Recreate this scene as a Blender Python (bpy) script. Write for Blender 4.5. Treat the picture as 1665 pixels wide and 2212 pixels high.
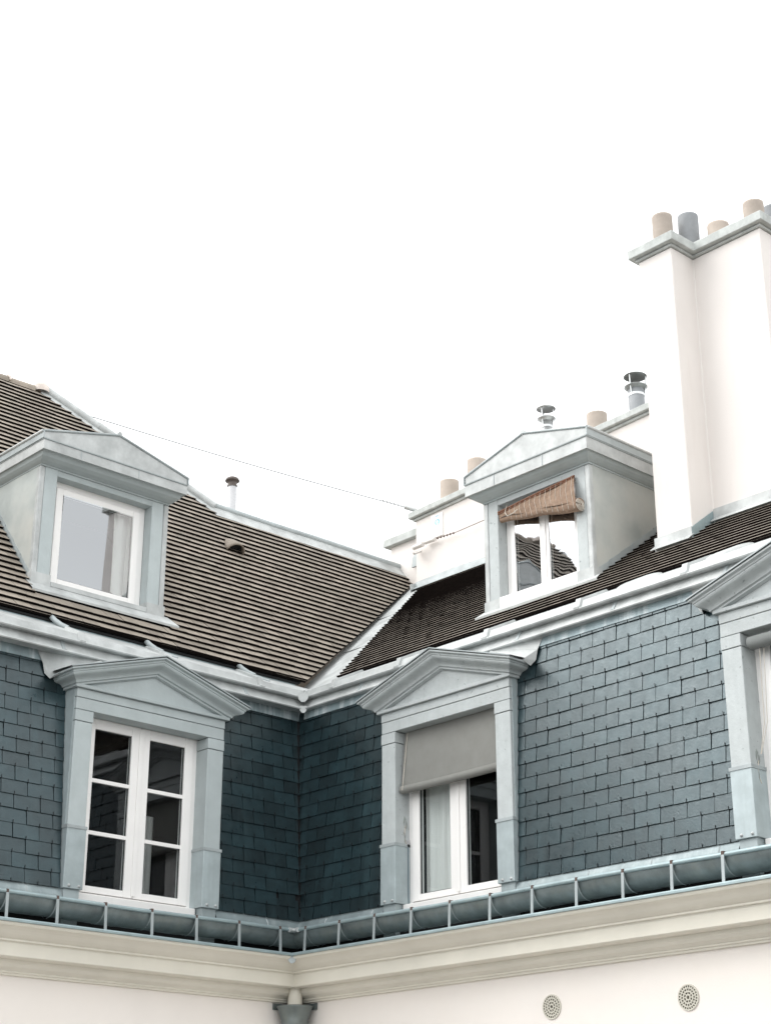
import bpy, bmesh, math, random
import numpy as np
from mathutils import Vector, Matrix
random.seed(7)
R = math.radians
scene = bpy.context.scene
for o in list(bpy.data.objects): bpy.data.objects.remove(o)
col = scene.collection

# ------------------------------------------------------------------ camera
PITCH, YAW = R(22.668), R(47.425)
CAM = Vector((-9.936, -11.979, 11.927))
fw = Vector((math.cos(YAW)*math.cos(PITCH), math.sin(YAW)*math.cos(PITCH), math.sin(PITCH)))
cd = bpy.data.cameras.new('camera'); cam = bpy.data.objects.new('camera', cd); col.objects.link(cam)
cam.location = CAM; cam.rotation_euler = fw.to_track_quat('-Z', 'Y').to_euler()
cd.sensor_fit = 'VERTICAL'; cd.sensor_height = 24.0; cd.lens = 24.0*3629.3/2212.0
cd.clip_start = 0.1; cd.clip_end = 2000
scene.camera = cam

# ------------------------------------------------------------------ sky and sun (bright overcast)
SUN_AZ = math.atan2(0.70, -0.72); SUN_EL = R(42)
sdir = Vector((math.cos(SUN_AZ)*math.cos(SUN_EL), math.sin(SUN_AZ)*math.cos(SUN_EL), math.sin(SUN_EL)))
w = bpy.data.worlds.new('World'); scene.world = w; w.use_nodes = True
nt = w.node_tree; nt.nodes.clear()
out = nt.nodes.new('ShaderNodeOutputWorld'); bg = nt.nodes.new('ShaderNodeBackground')
sky = nt.nodes.new('ShaderNodeTexSky'); sky.sky_type = 'NISHITA'; sky.sun_disc = False
sky.sun_elevation = SUN_EL; sky.sun_rotation = math.atan2(sdir.x, sdir.y)
sky.air_density = 1.0; sky.dust_density = 6.0
hs = nt.nodes.new('ShaderNodeHueSaturation'); hs.inputs['Saturation'].default_value = 0.12
mx = nt.nodes.new('ShaderNodeMix'); mx.data_type = 'RGBA'; mx.inputs[0].default_value = 0.80
mx.inputs[7].default_value = (11.75, 12.0, 12.1, 1)          # the even white of the cloud cover
nt.links.new(sky.outputs[0], hs.inputs['Color']); nt.links.new(hs.outputs[0], mx.inputs[6])
nt.links.new(mx.outputs[2], bg.inputs[0]); bg.inputs[1].default_value = 0.104
nt.links.new(bg.outputs[0], out.inputs[0])
sl = bpy.data.lights.new('sun', 'SUN'); so = bpy.data.objects.new('sun', sl); col.objects.link(so)
sl.energy = 0.95; sl.angle = R(40); sl.color = (1.0, 0.985, 0.96)
so.rotation_euler = (-sdir).to_track_quat('-Z', 'Y').to_euler(); so.location = (-20, -20, 40)
vs = scene.view_settings; vs.view_transform = 'Standard'; vs.look = 'None'; vs.gamma = 1.0
vs.exposure = 0.94
scene.render.engine = 'CYCLES'
scene.cycles.max_bounces = 8; scene.cycles.transparent_max_bounces = 16
scene.cycles.use_denoising = True

# ------------------------------------------------------------------ materials
M = {}
def mat(name, base, var=0.12, scale=3.0, rough=0.6, bump=0.08, bscale=40, metal=0.0, spec=0.5, rnd=0.0,
        streak=0.0, scol=(0.6, 0.65, 0.66), sscale=7.0, speck=0.0, spth=0.74, speckcol=(0.7, 0.72, 0.7), warm=None, attr=False,
        trans=0.0):
    m = bpy.data.materials.new(name); m.use_nodes = True; n = m.node_tree; N = n.nodes; L = n.links
    b = N['Principled BSDF']; b.inputs['Roughness'].default_value = rough; b.inputs['Metallic'].default_value = metal
    b.inputs['Specular IOR Level'].default_value = spec
    g = N.new('ShaderNodeNewGeometry')
    def noise(sc, det=4.0, vec=None, r=0.6):
        t = N.new('ShaderNodeTexNoise'); t.inputs['Scale'].default_value = sc; t.inputs['Detail'].default_value = det
        t.inputs['Roughness'].default_value = r
        L.new(vec if vec else g.outputs['Position'], t.inputs['Vector']); return t.outputs['Fac']
    def ramp(fac, lo, hi):
        r = N.new('ShaderNodeMapRange'); r.inputs[1].default_value = lo; r.inputs[2].default_value = hi
        L.new(fac, r.inputs[0]); return r.outputs[0]
    def mix(fac, a, c, blend='MIX'):
        x = N.new('ShaderNodeMix'); x.data_type = 'RGBA'; x.blend_type = blend
        for s, v in ((x.inputs[0], fac), (x.inputs[6], a), (x.inputs[7], c)):
            if isinstance(v, (int, float)): s.default_value = v
            elif isinstance(v, tuple): s.default_value = (*v[:3], 1)
            else: L.new(v, s)
        return x.outputs[2]
    lo = tuple(c*(1-var) for c in base); hi = tuple(min(1, c*(1+var)) for c in base)
    c = mix(ramp(noise(scale), 0.3, 0.7), lo, hi)
    if warm: c = mix(ramp(noise(scale*0.5, 3), 0.45, 0.75), c, warm)
    if rnd:
        oi = N.new('ShaderNodeObjectInfo'); val = oi.outputs['Random']
        if attr:
            at = N.new('ShaderNodeAttribute'); at.attribute_name = 'rnd'
            ad = N.new('ShaderNodeMath'); ad.operation = 'ADD'; L.new(val, ad.inputs[0]); L.new(at.outputs['Fac'], ad.inputs[1])
            fr = N.new('ShaderNodeMath'); fr.operation = 'FRACT'; L.new(ad.outputs[0], fr.inputs[0]); val = fr.outputs[0]
        mr = N.new('ShaderNodeMapRange'); mr.inputs[3].default_value = 1-rnd; mr.inputs[4].default_value = 1+rnd
        L.new(val, mr.inputs[0])
        h = N.new('ShaderNodeHueSaturation'); L.new(mr.outputs[0], h.inputs['Value']); L.new(c, h.inputs['Color']); c = h.outputs[0]
    if streak:
        mp = N.new('ShaderNodeVectorMath'); mp.operation = 'MULTIPLY'; mp.inputs[1].default_value = (sscale, sscale, 0.7)
        L.new(g.outputs['Position'], mp.inputs[0])
        f = ramp(noise(1.0, 5, mp.outputs[0], 0.65), 0.50, 0.75)
        k = N.new('ShaderNodeMath'); k.operation = 'MULTIPLY'; k.inputs[1].default_value = streak; L.new(f, k.inputs[0])
        c = mix(k.outputs[0], c, scol)
    if speck:
        f = ramp(noise(26, 3), spth, spth+0.05)
        k = N.new('ShaderNodeMath'); k.operation = 'MULTIPLY'; k.inputs[1].default_value = speck; L.new(f, k.inputs[0])
        c = mix(k.outputs[0], c, speckcol)
    L.new(c, b.inputs['Base Color'])
    rr = ramp(noise(scale*2.3), 0.2, 0.8)
    mr2 = N.new('ShaderNodeMapRange'); mr2.inputs[3].default_value = max(0.05, rough-0.1); mr2.inputs[4].default_value = min(1, rough+0.1)
    L.new(rr, mr2.inputs[0]); L.new(mr2.outputs[0], b.inputs['Roughness'])
    if bump:
        bp = N.new('ShaderNodeBump'); bp.inputs['Strength'].default_value = bump; bp.inputs['Distance'].default_value = 0.01
        L.new(noise(bscale, 5), bp.inputs['Height']); L.new(bp.outputs[0], b.inputs['Normal'])
    if trans:
        tr = N.new('ShaderNodeBsdfTranslucent'); L.new(c, tr.inputs[0])
        ms = N.new('ShaderNodeMixShader'); ms.inputs[0].default_value = trans
        L.new(b.outputs[0], ms.inputs[1]); L.new(tr.outputs[0], ms.inputs[2]); L.new(ms.outputs[0], N['Material Output'].inputs[0])
    M[name] = m; return m

mat('plaster', (0.85, 0.80, 0.755), var=0.035, scale=1.3, rough=0.9, bump=0.12, bscale=60, spec=0.2, warm=(0.81, 0.755, 0.70))
mat('cornice_paint', (0.74, 0.71, 0.625), var=0.05, scale=2, rough=0.75, bump=0.06, spec=0.3, streak=0.12, scol=(0.55, 0.52, 0.44), sscale=3)
mat('white_plaster', (0.735, 0.695, 0.665), var=0.03, scale=1.0, rough=0.9, bump=0.10, bscale=45, spec=0.2,
    streak=0.22, scol=(0.56, 0.50, 0.45), sscale=4)
mat('slate', (0.0085, 0.0205, 0.0245), var=0.3, scale=7, rough=0.34, bump=0.15, bscale=55, spec=0.85, rnd=0.42, attr=True,
    streak=0.35, scol=(0.032, 0.064, 0.072), sscale=9, speck=0.3, speckcol=(0.25, 0.29, 0.29))
M['slate'].node_tree.nodes['Principled BSDF'].inputs['Specular Tint'].default_value = (0.82, 0.955, 1.0, 1)
mat('underlay', (0.012, 0.013, 0.014), rough=0.9, bump=0)
mat('hook_steel', (0.03, 0.03, 0.032), rough=0.5, bump=0, metal=0.6)
mat('tile', (0.29, 0.25, 0.21), var=0.18, scale=9, rough=0.8, bump=0.35, bscale=90, spec=0.25, rnd=0.18, attr=True,
    warm=(0.25, 0.225, 0.185), speck=0.2, speckcol=(0.40, 0.38, 0.33))
mat('tile_edge', (0.006, 0.0042, 0.0036), var=0.4, scale=12, rough=0.95, bump=0.2, spec=0.1)  # soiled butts and sides; shade between the courses is put into this colour
mat('zinc', (0.35, 0.385, 0.39), var=0.13, scale=4, rough=0.5, bump=0.05, bscale=15, metal=0.15, spec=0.5,
    streak=0.35, scol=(0.5, 0.53, 0.53), sscale=5, rnd=0.05)
mat('zinc_bright', (0.44, 0.455, 0.45), var=0.22, scale=5, rough=0.5, bump=0.06, bscale=10, metal=0.1, spec=0.5,
    streak=0.35, scol=(0.31, 0.335, 0.33), sscale=6, rnd=0.05)
mat('zinc_stained', (0.27, 0.34, 0.36), var=0.2, scale=5, rough=0.5, bump=0.05, metal=0.15,
    streak=1.0, scol=(0.66, 0.71, 0.72), sscale=13)
mat('zinc_dull', (0.31, 0.39, 0.405), var=0.15, scale=5, rough=0.48, bump=0.06, bscale=14, metal=0.3, spec=0.5,
    streak=0.5, scol=(0.42, 0.47, 0.45), sscale=7, rnd=0.06)
mat('zinc_foot', (0.25, 0.30, 0.31), var=0.15, scale=6, rough=0.5, bump=0.05, metal=0.2, streak=0.5, scol=(0.5, 0.55, 0.56), sscale=9)
mat('zinc_clad', (0.375, 0.43, 0.44), var=0.14, scale=5, rough=0.5, bump=0.08, bscale=14, metal=0.15,
    streak=0.55, scol=(0.27, 0.31, 0.31), sscale=8, rnd=0.08)
mat('zinc_gutter', (0.15, 0.178, 0.18), var=0.28, scale=6, rough=0.42, bump=0.08, bscale=16, metal=0.35, spec=0.5,
    streak=0.6, scol=(0.22, 0.24, 0.215), sscale=5)
mat('cheek_zinc', (0.43, 0.46, 0.445), var=0.22, scale=2.2, rough=0.6, bump=0.06, metal=0.1, streak=0.3, scol=(0.5, 0.5, 0.46), sscale=3,
    warm=(0.47, 0.46, 0.42))
mat('grey_paint', (0.42, 0.465, 0.468), var=0.06, scale=6, rough=0.55, bump=0.10, bscale=30, spec=0.4,
    streak=0.25, scol=(0.345, 0.385, 0.385), sscale=11, rnd=0.05, speck=0.35, spth=0.70, speckcol=(0.30, 0.33, 0.33))
mat('worn_paint', (0.46, 0.49, 0.49), var=0.08, scale=8, rough=0.6, bump=0.3, bscale=34, spec=0.35,
    streak=0.3, scol=(0.33, 0.36, 0.36), sscale=16, speck=0.75, spth=0.66, speckcol=(0.20, 0.22, 0.22))
mat('white_frame', (0.86, 0.84, 0.82), var=0.02, scale=4, rough=0.35, bump=0.0, spec=0.5)
mat('grey_seal', (0.05, 0.055, 0.055), rough=0.6, bump=0)
mat('coping', (0.47, 0.49, 0.475), var=0.2, scale=7, rough=0.85, bump=0.3, bscale=30, streak=0.4, scol=(0.26, 0.28, 0.26))
mat('clay_pot', (0.42, 0.36, 0.31), var=0.12, scale=6, rough=0.8, bump=0.15, rnd=0.1)
mat('dark_pot', (0.24, 0.25, 0.26), var=0.15, scale=6, rough=0.7, bump=0.15)
mat('pvc_white', (0.50, 0.50, 0.51), var=0.02, rough=0.4, bump=0)
mat('brown_cap', (0.10, 0.08, 0.07), var=0.15, rough=0.6, bump=0.1)
mat('steel', (0.55, 0.56, 0.56), var=0.12, scale=8, rough=0.35, bump=0.03, metal=0.8)
mat('steel_dark', (0.17, 0.175, 0.17), var=0.2, scale=8, rough=0.5, bump=0.05, metal=0.5)
mat('steel_mid', (0.26, 0.27, 0.265), var=0.2, scale=8, rough=0.45, bump=0.05, metal=0.6)
mat('fabric', (0.27, 0.268, 0.25), var=0.05, scale=8, rough=0.9, bump=0.3, bscale=160, spec=0.1, trans=0.15)
mat('fabric_dark', (0.20, 0.21, 0.205), var=0.06, scale=8, rough=0.9, bump=0.3, bscale=160, spec=0.1)
mat('curtain', (0.90, 0.89, 0.86), var=0.02, rough=0.9, bump=0.0, spec=0.1, trans=0.2)
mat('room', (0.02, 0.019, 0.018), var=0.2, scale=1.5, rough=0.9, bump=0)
mat('ground', (0.09, 0.087, 0.083), var=0.15, scale=2, rough=0.95, bump=0.3)
mat('reed', (0.29, 0.19, 0.13), var=0.25, scale=22, rough=0.75, bump=0.2, bscale=120, streak=0.5, scol=(0.42, 0.33, 0.25), sscale=40)
mat('reed_dark', (0.20, 0.085, 0.045), var=0.25, scale=20, rough=0.6, bump=0.1)
mat('string', (0.60, 0.55, 0.48), rough=0.8, bump=0)
mat('cord', (0.30, 0.33, 0.31), rough=0.8, bump=0)
mat('cable_blue', (0.10, 0.15, 0.18), rough=0.6, bump=0)
mat('sign_blue', (0.24, 0.47, 0.70), rough=0.6, bump=0)
mat('sign_white', (0.85, 0.84, 0.82), rough=0.6, bump=0)
mat('porcelain', (0.66, 0.63, 0.60), rough=0.25, bump=0)
mat('rust', (0.10, 0.065, 0.055), rough=0.8, bump=0.1)
mat('vent_dark', (0.10, 0.09, 0.07), rough=0.9, bump=0)
mat('mortar', (0.62, 0.55, 0.50), var=0.12, scale=9, rough=0.9, bump=0.4)
mat('lattice', (0.60, 0.575, 0.50), var=0.06, rough=0.8, bump=0.1)
# bands of fine reeds across the blind
def reed_bands():
    m = M['reed']; N = m.node_tree.nodes; L = m.node_tree.links
    wv = N.new('ShaderNodeTexWave'); wv.bands_direction = 'Z'; wv.inputs['Scale'].default_value = 34; wv.inputs['Distortion'].default_value = 3.0
    wv.inputs['Detail Scale'].default_value = 3
    g = N.new('ShaderNodeNewGeometry'); L.new(g.outputs['Position'], wv.inputs['Vector'])
    bp = N.new('ShaderNodeBump'); bp.inputs['Strength'].default_value = 0.7; bp.inputs['Distance'].default_value = 0.006
    L.new(wv.outputs['Fac'], bp.inputs['Height']); L.new(bp.outputs[0], N['Principled BSDF'].inputs['Normal'])
reed_bands()
def glass(name, gain, wob, wscale, tint=(0.86, 0.9, 0.9)):
    m = bpy.data.materials.new(name); m.use_nodes = True; N = m.node_tree.nodes; L = m.node_tree.links; N.clear()
    o = N.new('ShaderNodeOutputMaterial'); t = N.new('ShaderNodeBsdfTransparent'); t.inputs[0].default_value = (*tint, 1)
    gl = N.new('ShaderNodeBsdfGlossy'); gl.inputs['Roughness'].default_value = 0.015; gl.inputs[0].default_value = (0.95, 0.97, 1.0, 1)
    lw = N.new('ShaderNodeLayerWeight'); lw.inputs[0].default_value = 0.5
    # Schlick: R = r0 + (1-r0)(1-cos)^5 with facing = 1-cos, both faces of the double glazing counted by the gain
    p = N.new('ShaderNodeMath'); p.operation = 'POWER'; p.inputs[1].default_value = 5; L.new(lw.outputs['Facing'], p.inputs[0])
    ma = N.new('ShaderNodeMath'); ma.operation = 'MULTIPLY_ADD'; ma.inputs[1].default_value = 1-gain; ma.inputs[2].default_value = gain; L.new(p.outputs[0], ma.inputs[0])
    mxs = N.new('ShaderNodeMixShader'); L.new(ma.outputs[0], mxs.inputs[0]); L.new(t.outputs[0], mxs.inputs[1]); L.new(gl.outputs[0], mxs.inputs[2])
    if wob:
        g = N.new('ShaderNodeNewGeometry'); tx = N.new('ShaderNodeTexNoise'); tx.inputs['Scale'].default_value = wscale; tx.inputs['Detail'].default_value = 1.0
        L.new(g.outputs['Position'], tx.inputs['Vector'])
        bp = N.new('ShaderNodeBump'); bp.inputs['Strength'].default_value = wob; bp.inputs['Distance'].default_value = 0.02
        L.new(tx.outputs['Fac'], bp.inputs['Height']); L.new(bp.outputs[0], gl.inputs['Normal'])
    L.new(mxs.outputs[0], o.inputs[0]); M[name] = m
glass('glass', 0.06, 0.02, 2.0)
glass('glass_wavy', 0.45, 0.08, 3.2)
glass('glass_upper', 0.28, 0.03, 2.0)

# ------------------------------------------------------------------ mesh helpers
class MB:
    def __init__(s): s.v = []; s.f = []; s.m = []; s.sm = []; s.a = []
    def add(s, vs_, fs, mi=0, smooth=False, a=0.0):
        b = len(s.v); s.v += [tuple(p) for p in vs_]
        for f in fs: s.f.append([b+i for i in f]); s.m.append(mi); s.sm.append(smooth); s.a.append(a)
        return s
    def box(s, x0, x1, y0, y1, z0, z1, mi=0):
        P = [(x, y, z) for z in (z0, z1) for y in (y0, y1) for x in (x0, x1)]
        return s.add(P, [(0, 2, 3, 1), (4, 5, 7, 6), (0, 1, 5, 4), (2, 6, 7, 3), (0, 4, 6, 2), (1, 3, 7, 5)], mi)
    def poly(s, pts, off, mi=0):                       # prism: polygon pts, extruded by vector off
        n = len(pts); off = Vector(off); P = [Vector(p) for p in pts]; Q = [p+off for p in P]
        return s.add(P+Q, [tuple(range(n)), tuple(range(2*n-1, n-1, -1))]+[(i, (i+1) % n, n+(i+1) % n, n+i) for i in range(n)], mi)
    def sheet(s, rows, mi=0, smooth=True):             # grid of points
        b = [p for r in rows for p in r]; c = len(rows[0])
        return s.add(b, [(i*c+j, i*c+j+1, (i+1)*c+j+1, (i+1)*c+j) for i in range(len(rows)-1) for j in range(c-1)], mi, smooth)
    def tube(s, path, r, n=8, mi=0, cap=True, r2=None):
        P = [Vector(p) for p in path]; k = len(P); V = []; up = Vector((0.013, 0.021, 1)).normalized()
        for i, p in enumerate(P):
            d = (P[min(i+1, k-1)]-P[max(i-1, 0)]).normalized()
            a = d.cross(up); a = a.normalized() if a.length > 1e-3 else d.cross(Vector((1, 0, 0))).normalized(); b = d.cross(a)
            rr = r if r2 is None else r+(r2-r)*i/(k-1)
            V += [p+a*rr*math.cos(2*math.pi*j/n)+b*rr*math.sin(2*math.pi*j/n) for j in range(n)]
        F = [(i*n+j, i*n+(j+1) % n, (i+1)*n+(j+1) % n, (i+1)*n+j) for i in range(k-1) for j in range(n)]
        s.add(V, F, mi, True)
        if cap:
            s.add(V[:n], [tuple(range(n))], mi); s.add(V[-n:], [tuple(range(n-1, -1, -1))], mi)
        return s
    def lathe(s, c, prof, n=20, mi=0, smooth=True):    # profile (r, z) round the vertical through c
        V = [(c[0]+r*math.cos(2*math.pi*j/n), c[1]+r*math.sin(2*math.pi*j/n), c[2]+z) for r, z in prof for j in range(n)]
        return s.add(V, [(i*n+j, i*n+(j+1) % n, (i+1)*n+(j+1) % n, (i+1)*n+j) for i in range(len(prof)-1) for j in range(n)], mi, smooth)
    def build(s, name, mats, parent=None, org=(0, 0, 0), rot=None, recalc=True):
        me = bpy.data.meshes.new(name); ox, oy, oz = org
        me.from_pydata([(x-ox, y-oy, z-oz) for x, y, z in s.v], [], s.f)
        for m in (mats if isinstance(mats, (list, tuple)) else [mats]): me.materials.append(M[m])
        me.polygons.foreach_set('material_index', s.m); me.polygons.foreach_set('use_smooth', s.sm)
        if any(s.a):
            at = me.attributes.new('rnd', 'FLOAT', 'FACE'); at.data.foreach_set('value', s.a)
        if recalc:
            bm = bmesh.new(); bm.from_mesh(me); bmesh.ops.recalc_face_normals(bm, faces=bm.faces); bm.to_mesh(me); bm.free()
        me.update()
        return link(name, me, parent)
def link(name, me, parent=None):
    o = bpy.data.objects.new(name, me); col.objects.link(o); o.parent = parent; return o
def bevel(o, wd=0.006, seg=2):
    b = o.modifiers.new('bevel', 'BEVEL'); b.width = wd; b.segments = seg; b.limit_method = 'ANGLE'; b.angle_limit = R(40); return o
def tag(o, label=None, cat=None, group=None, kind=None):
    for k, v in (('label', label), ('category', cat), ('group', group), ('kind', kind)):
        if v: o[k] = v
    return o

# two wings meet in an inner corner at the origin. Wing coordinates: x to the right along the wall as seen from
# the court, y into the building, z up. Wing A is the world frame; wing B is it turned by -90 degrees.
ROT = {'A': 0.0, 'B': -math.pi/2}
def wpt(wg, p): return Vector(p) if wg == 'A' else Vector((p[1], -p[0], p[2]))
def root(name, wg, base=(0, 0, 0)):
    e = bpy.data.objects.new(name, None); col.objects.link(e); e.empty_display_size = 0.2
    e.location = wpt(wg, base); e.rotation_euler = (0, 0, ROT[wg]); return e
def part(name, parent, off=(0, 0, 0)):
    e = bpy.data.objects.new(name, None); col.objects.link(e); e.parent = parent; e.empty_display_size = 0.1; e.location = off; return e
rgt = fw.cross(Vector((0, 0, 1))).normalized(); upv = rgt.cross(fw)
def pix(p):                                            # world point -> photo fraction, for choosing the pieces that show
    q = p-CAM; d = q.dot(fw); f = 3629.3
    return (832.5+f*q.dot(rgt)/d, 1106-f*q.dot(upv)/d, q.length)
XL, XR = -6.2, 8.0                                     # how far the wings run out of the picture

# ------------------------------------------------------------------ ground
g = MB().box(-400, 400, -400, 400, -0.3, 0).build('ground', 'ground'); tag(g, kind='structure')

# ------------------------------------------------------------------ the two wings
WA = root('mansard_building', 'A'); WB = root('mansard_building', 'B')
tag(WA, 'left wing of the slate mansard building, with steep brown tiled roof and two dormers', 'building')
tag(WB, 'right wing of the slate mansard building, with shallow dark tiled roof and roller blinds', 'building')
W = {'A': WA, 'B': WB}
SLOPE = {'A': 0.085, 'B': 0.037}                       # lean of the slate face
def yb(wg, z): return (0.045 if wg == 'A' else 0.05)+SLOPE[wg]*(z-14.4)
PIT = {'A': R(50), 'B': R(36.17)}; ZE = {'A': 16.83, 'B': 16.785}; YE = 0.45
def roofz(wg, y): return ZE[wg]+math.tan(PIT[wg])*(y-YE)
RIDGE_Y = 2.70; HIP0 = (0.82, 2.70); HIP1 = (-0.88, 3.86)

DORM = {'A': [(-1.715, 0.80)], 'B': [(1.905, 0.80), (5.655, 0.80)]}
def swept_gaps(prof, wg, x_out, name, m):
    """the same, left open where the lower dormers stand"""
    cut = sorted((c-0.787, c+0.787) for c, h in DORM[wg])
    if wg == 'A': ends = [x_out]+[v for c in cut for v in c]+[None]
    else: ends = [None]+[v for c in cut for v in c]+[x_out]
    for i in range(0, len(ends), 2):
        rows = []
        for o, z in prof:
            xc = -o if wg == 'A' else o
            rows.append([((xc if e is None else e), -o, z) for e in ends[i:i+2]])
        MB().sheet(rows, smooth=False).build(name, m, W[wg])
def swept(prof, wg, x_out, base_y=0.0):
    """profile (o, z) run along the wall and mitred in the inner corner"""
    mb = MB(); rows = []
    for o, z in prof:
        y = base_y-o
        xc = y if wg == 'A' else -y                    # mitre line
        rows.append([(x_out, y, z), (xc, y, z)] if wg == 'A' else [(xc, y, z), (x_out, y, z)])
    return mb.sheet(rows, smooth=False)

CORN = [(0.395, 14.012), (0.395, 13.985), (0.385, 13.972), (0.362, 13.962), (0.335, 13.945), (0.305, 13.920), (0.275, 13.900),
        (0.255, 13.890), (0.255, 13.876), (0.235, 13.872), (0.230, 13.862), (0.230, 13.768), (0.222, 13.762), (0.120, 13.757), (0.115, 13.725),
        (0.095, 13.705), (0.065, 13.690), (0.045, 13.680), (0.045, 13.668), (0.030, 13.664), (0.028, 13.650), (0.0, 13.648)]
for wg in 'AB':
    xo = XL if wg == 'A' else XR
    swept([(0.0, 13.70), (0.0, 0.0)], wg, xo).build('facade_wall', 'plaster', W[wg])
    swept(CORN, wg, xo).build('cornice', 'cornice_paint', W[wg])
    # zinc on the cornice with its drip edge
    swept([(-0.06, 14.10), (0.0, 14.055), (0.405, 14.022), (0.412, 14.012), (0.412, 13.998), (0.402, 13.995)], wg, xo).build('cornice_flashing', 'zinc_dull', W[wg])
    # strip under the slates
    swept_gaps([(-0.06, 14.47), (-0.052, 14.41), (-0.035, 14.375), (-0.012, 14.33), (0.010, 14.255)], wg, xo, 'slate_foot_flashing', 'zinc_foot')
    swept_gaps([(-0.062, 14.36), (-0.062, 14.15)], wg, xo, 'wall_head', 'underlay'); swept([(-0.064, 14.17), (-0.064, 13.9)], wg, xo).build('wall_head', 'underlay', W[wg])
    # backing of the slates
    z0, z1 = 14.33, 16.45
    swept_gaps([(-yb(wg, z1)-0.004, z1), (-yb(wg, z0)-0.004, z0)], wg, xo, 'slate_backing', 'underlay')
    # apron over the top slates, two lipped zinc bands above
    a1 = yb(wg, 16.31)-0.028
    swept([(-a1-0.012, 16.44), (-a1, 16.312), (-a1-0.010, 16.310)], wg, xo).build('apron_flashing', 'zinc_stained', W[wg])
    swept([(-0.122, 16.515), (-0.056, 16.410), (-0.036, 16.404), (-0.030, 16.394), (-0.036, 16.384), (-0.060, 16.384), (-0.15, 16.386)], wg, xo).build('lower_zinc_band', 'zinc_bright', W[wg])
    swept([(-0.46, 16.770), (-0.115, 16.600), (-0.088, 16.590), (-0.068, 16.528), (-0.046, 16.520), (-0.040, 16.510), (-0.046, 16.499), (-0.07, 16.499), (-0.128, 16.500)], wg, xo).build('upper_zinc_band', 'zinc_bright', W[wg])
    # rounded joint caps on the bands
    js = [-4.4, -3.42, -2.46, -1.52, -0.465] if wg == 'A' else [0.36, 1.26, 2.37, 3.43, 4.53, 5.6, 6.7]
    for x in js:
        mb = MB()
        for a0, a1_ in ((x-0.035, x+0.035),):
            pr = [(0.42, 16.765), (0.118, 16.618), (0.086, 16.606), (0.060, 16.532), (0.044, 16.520), (0.046, 16.502)]
            mb.sheet([[(a0, y+0.012, z-0.012), (a0+0.008, y-0.008, z+0.006), (a1_-0.008, y-0.008, z+0.006), (a1_, y+0.012, z-0.012)] for y, z in pr], smooth=False)
        mb.build('band_joint_cap', 'zinc_bright', W[wg])
        mb = MB(); x2 = x+(-0.17 if wg == 'A' else 0.37)
        pr = [(0.115, 16.516), (0.056, 16.411), (0.041, 16.404)]
        mb.sheet([[(x2-0.02, y+0.004, z), (x2-0.015, y-0.004, z+0.003), (x2+0.015, y-0.004, z+0.003), (x2+0.02, y+0.004, z)] for y, z in pr], smooth=False)
        mb.build('band_joint_cap', 'zinc', W[wg])
# small pointed tongues where the bands meet in the corner
for t, z, r_, nm in ((-0.02, 16.50, 0.05, 'upper'), (0.0, 16.385, 0.035, 'lower')):
    mb = MB(); c = Vector((0.046+t-0.02, 0.046+t-0.02, z)); d = Vector((0.7071, -0.7071, 0)); n_ = Vector((-0.7071, -0.7071, 0))
    ring = [c+d*r_, c+d*r_*0.85+Vector((0, 0, -r_*0.5)), c+d*r_*0.3+Vector((0, 0, -r_*1.05)), c-d*r_*0.3+Vector((0, 0, -r_*1.05)), c-d*r_*0.85+Vector((0, 0, -r_*0.5)), c-d*r_, c-d*r_+Vector((0, 0, 0.03)), c+d*r_+Vector((0, 0, 0.03))]
    mb.poly(ring, n_*0.012); mb.build('corner_tongue', 'zinc_bright', WA)
mb = MB(); c = Vector((-0.395, -0.395, 14.0)); d = Vector((0.7071, -0.7071, 0)); n_ = Vector((-0.7071, -0.7071, 0))
mb.poly([c+d*0.055, c+d*0.02+Vector((0, 0, -0.06)), c-d*0.004+Vector((0, 0, -0.068)), c-d*0.02+Vector((0, 0, -0.06)), c-d*0.055], n_*0.01); mb.build('corner_tongue', 'zinc', WA)

# ------------------------------------------------------------------ slates
SW, SE = 0.25, 0.119
def slate_mesh(wd, wg, cut_top=None):
    h = 0.185; s = SLOPE[wg]; a = wd/2-0.0035
    mb = MB(); P = []
    for z, yo0, yo1 in ((0, -0.0225, -0.0140), (h, -0.0085, -0.0005)):
        for x in (-a, a): P += [(x, s*z+yo0, z), (x, s*z+yo1, z)]
    mb.add(P, [(0, 2, 6, 4), (1, 5, 7, 3), (0, 1, 3, 2), (4, 6, 7, 5), (0, 4, 5, 1), (2, 3, 7, 6)])
    return mb
def free(iv, blocks):
    outl = [iv]
    for b0, b1 in blocks:
        nxt = []
        for a0, a1 in outl:
            if b1 <= a0 or b0 >= a1: nxt.append((a0, a1)); continue
            if b0 > a0: nxt.append((a0, b0))
            if b1 < a1: nxt.append((b1, a1))
        outl = nxt
    return [t for t in outl if t[1]-t[0] > 0.012]
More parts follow.
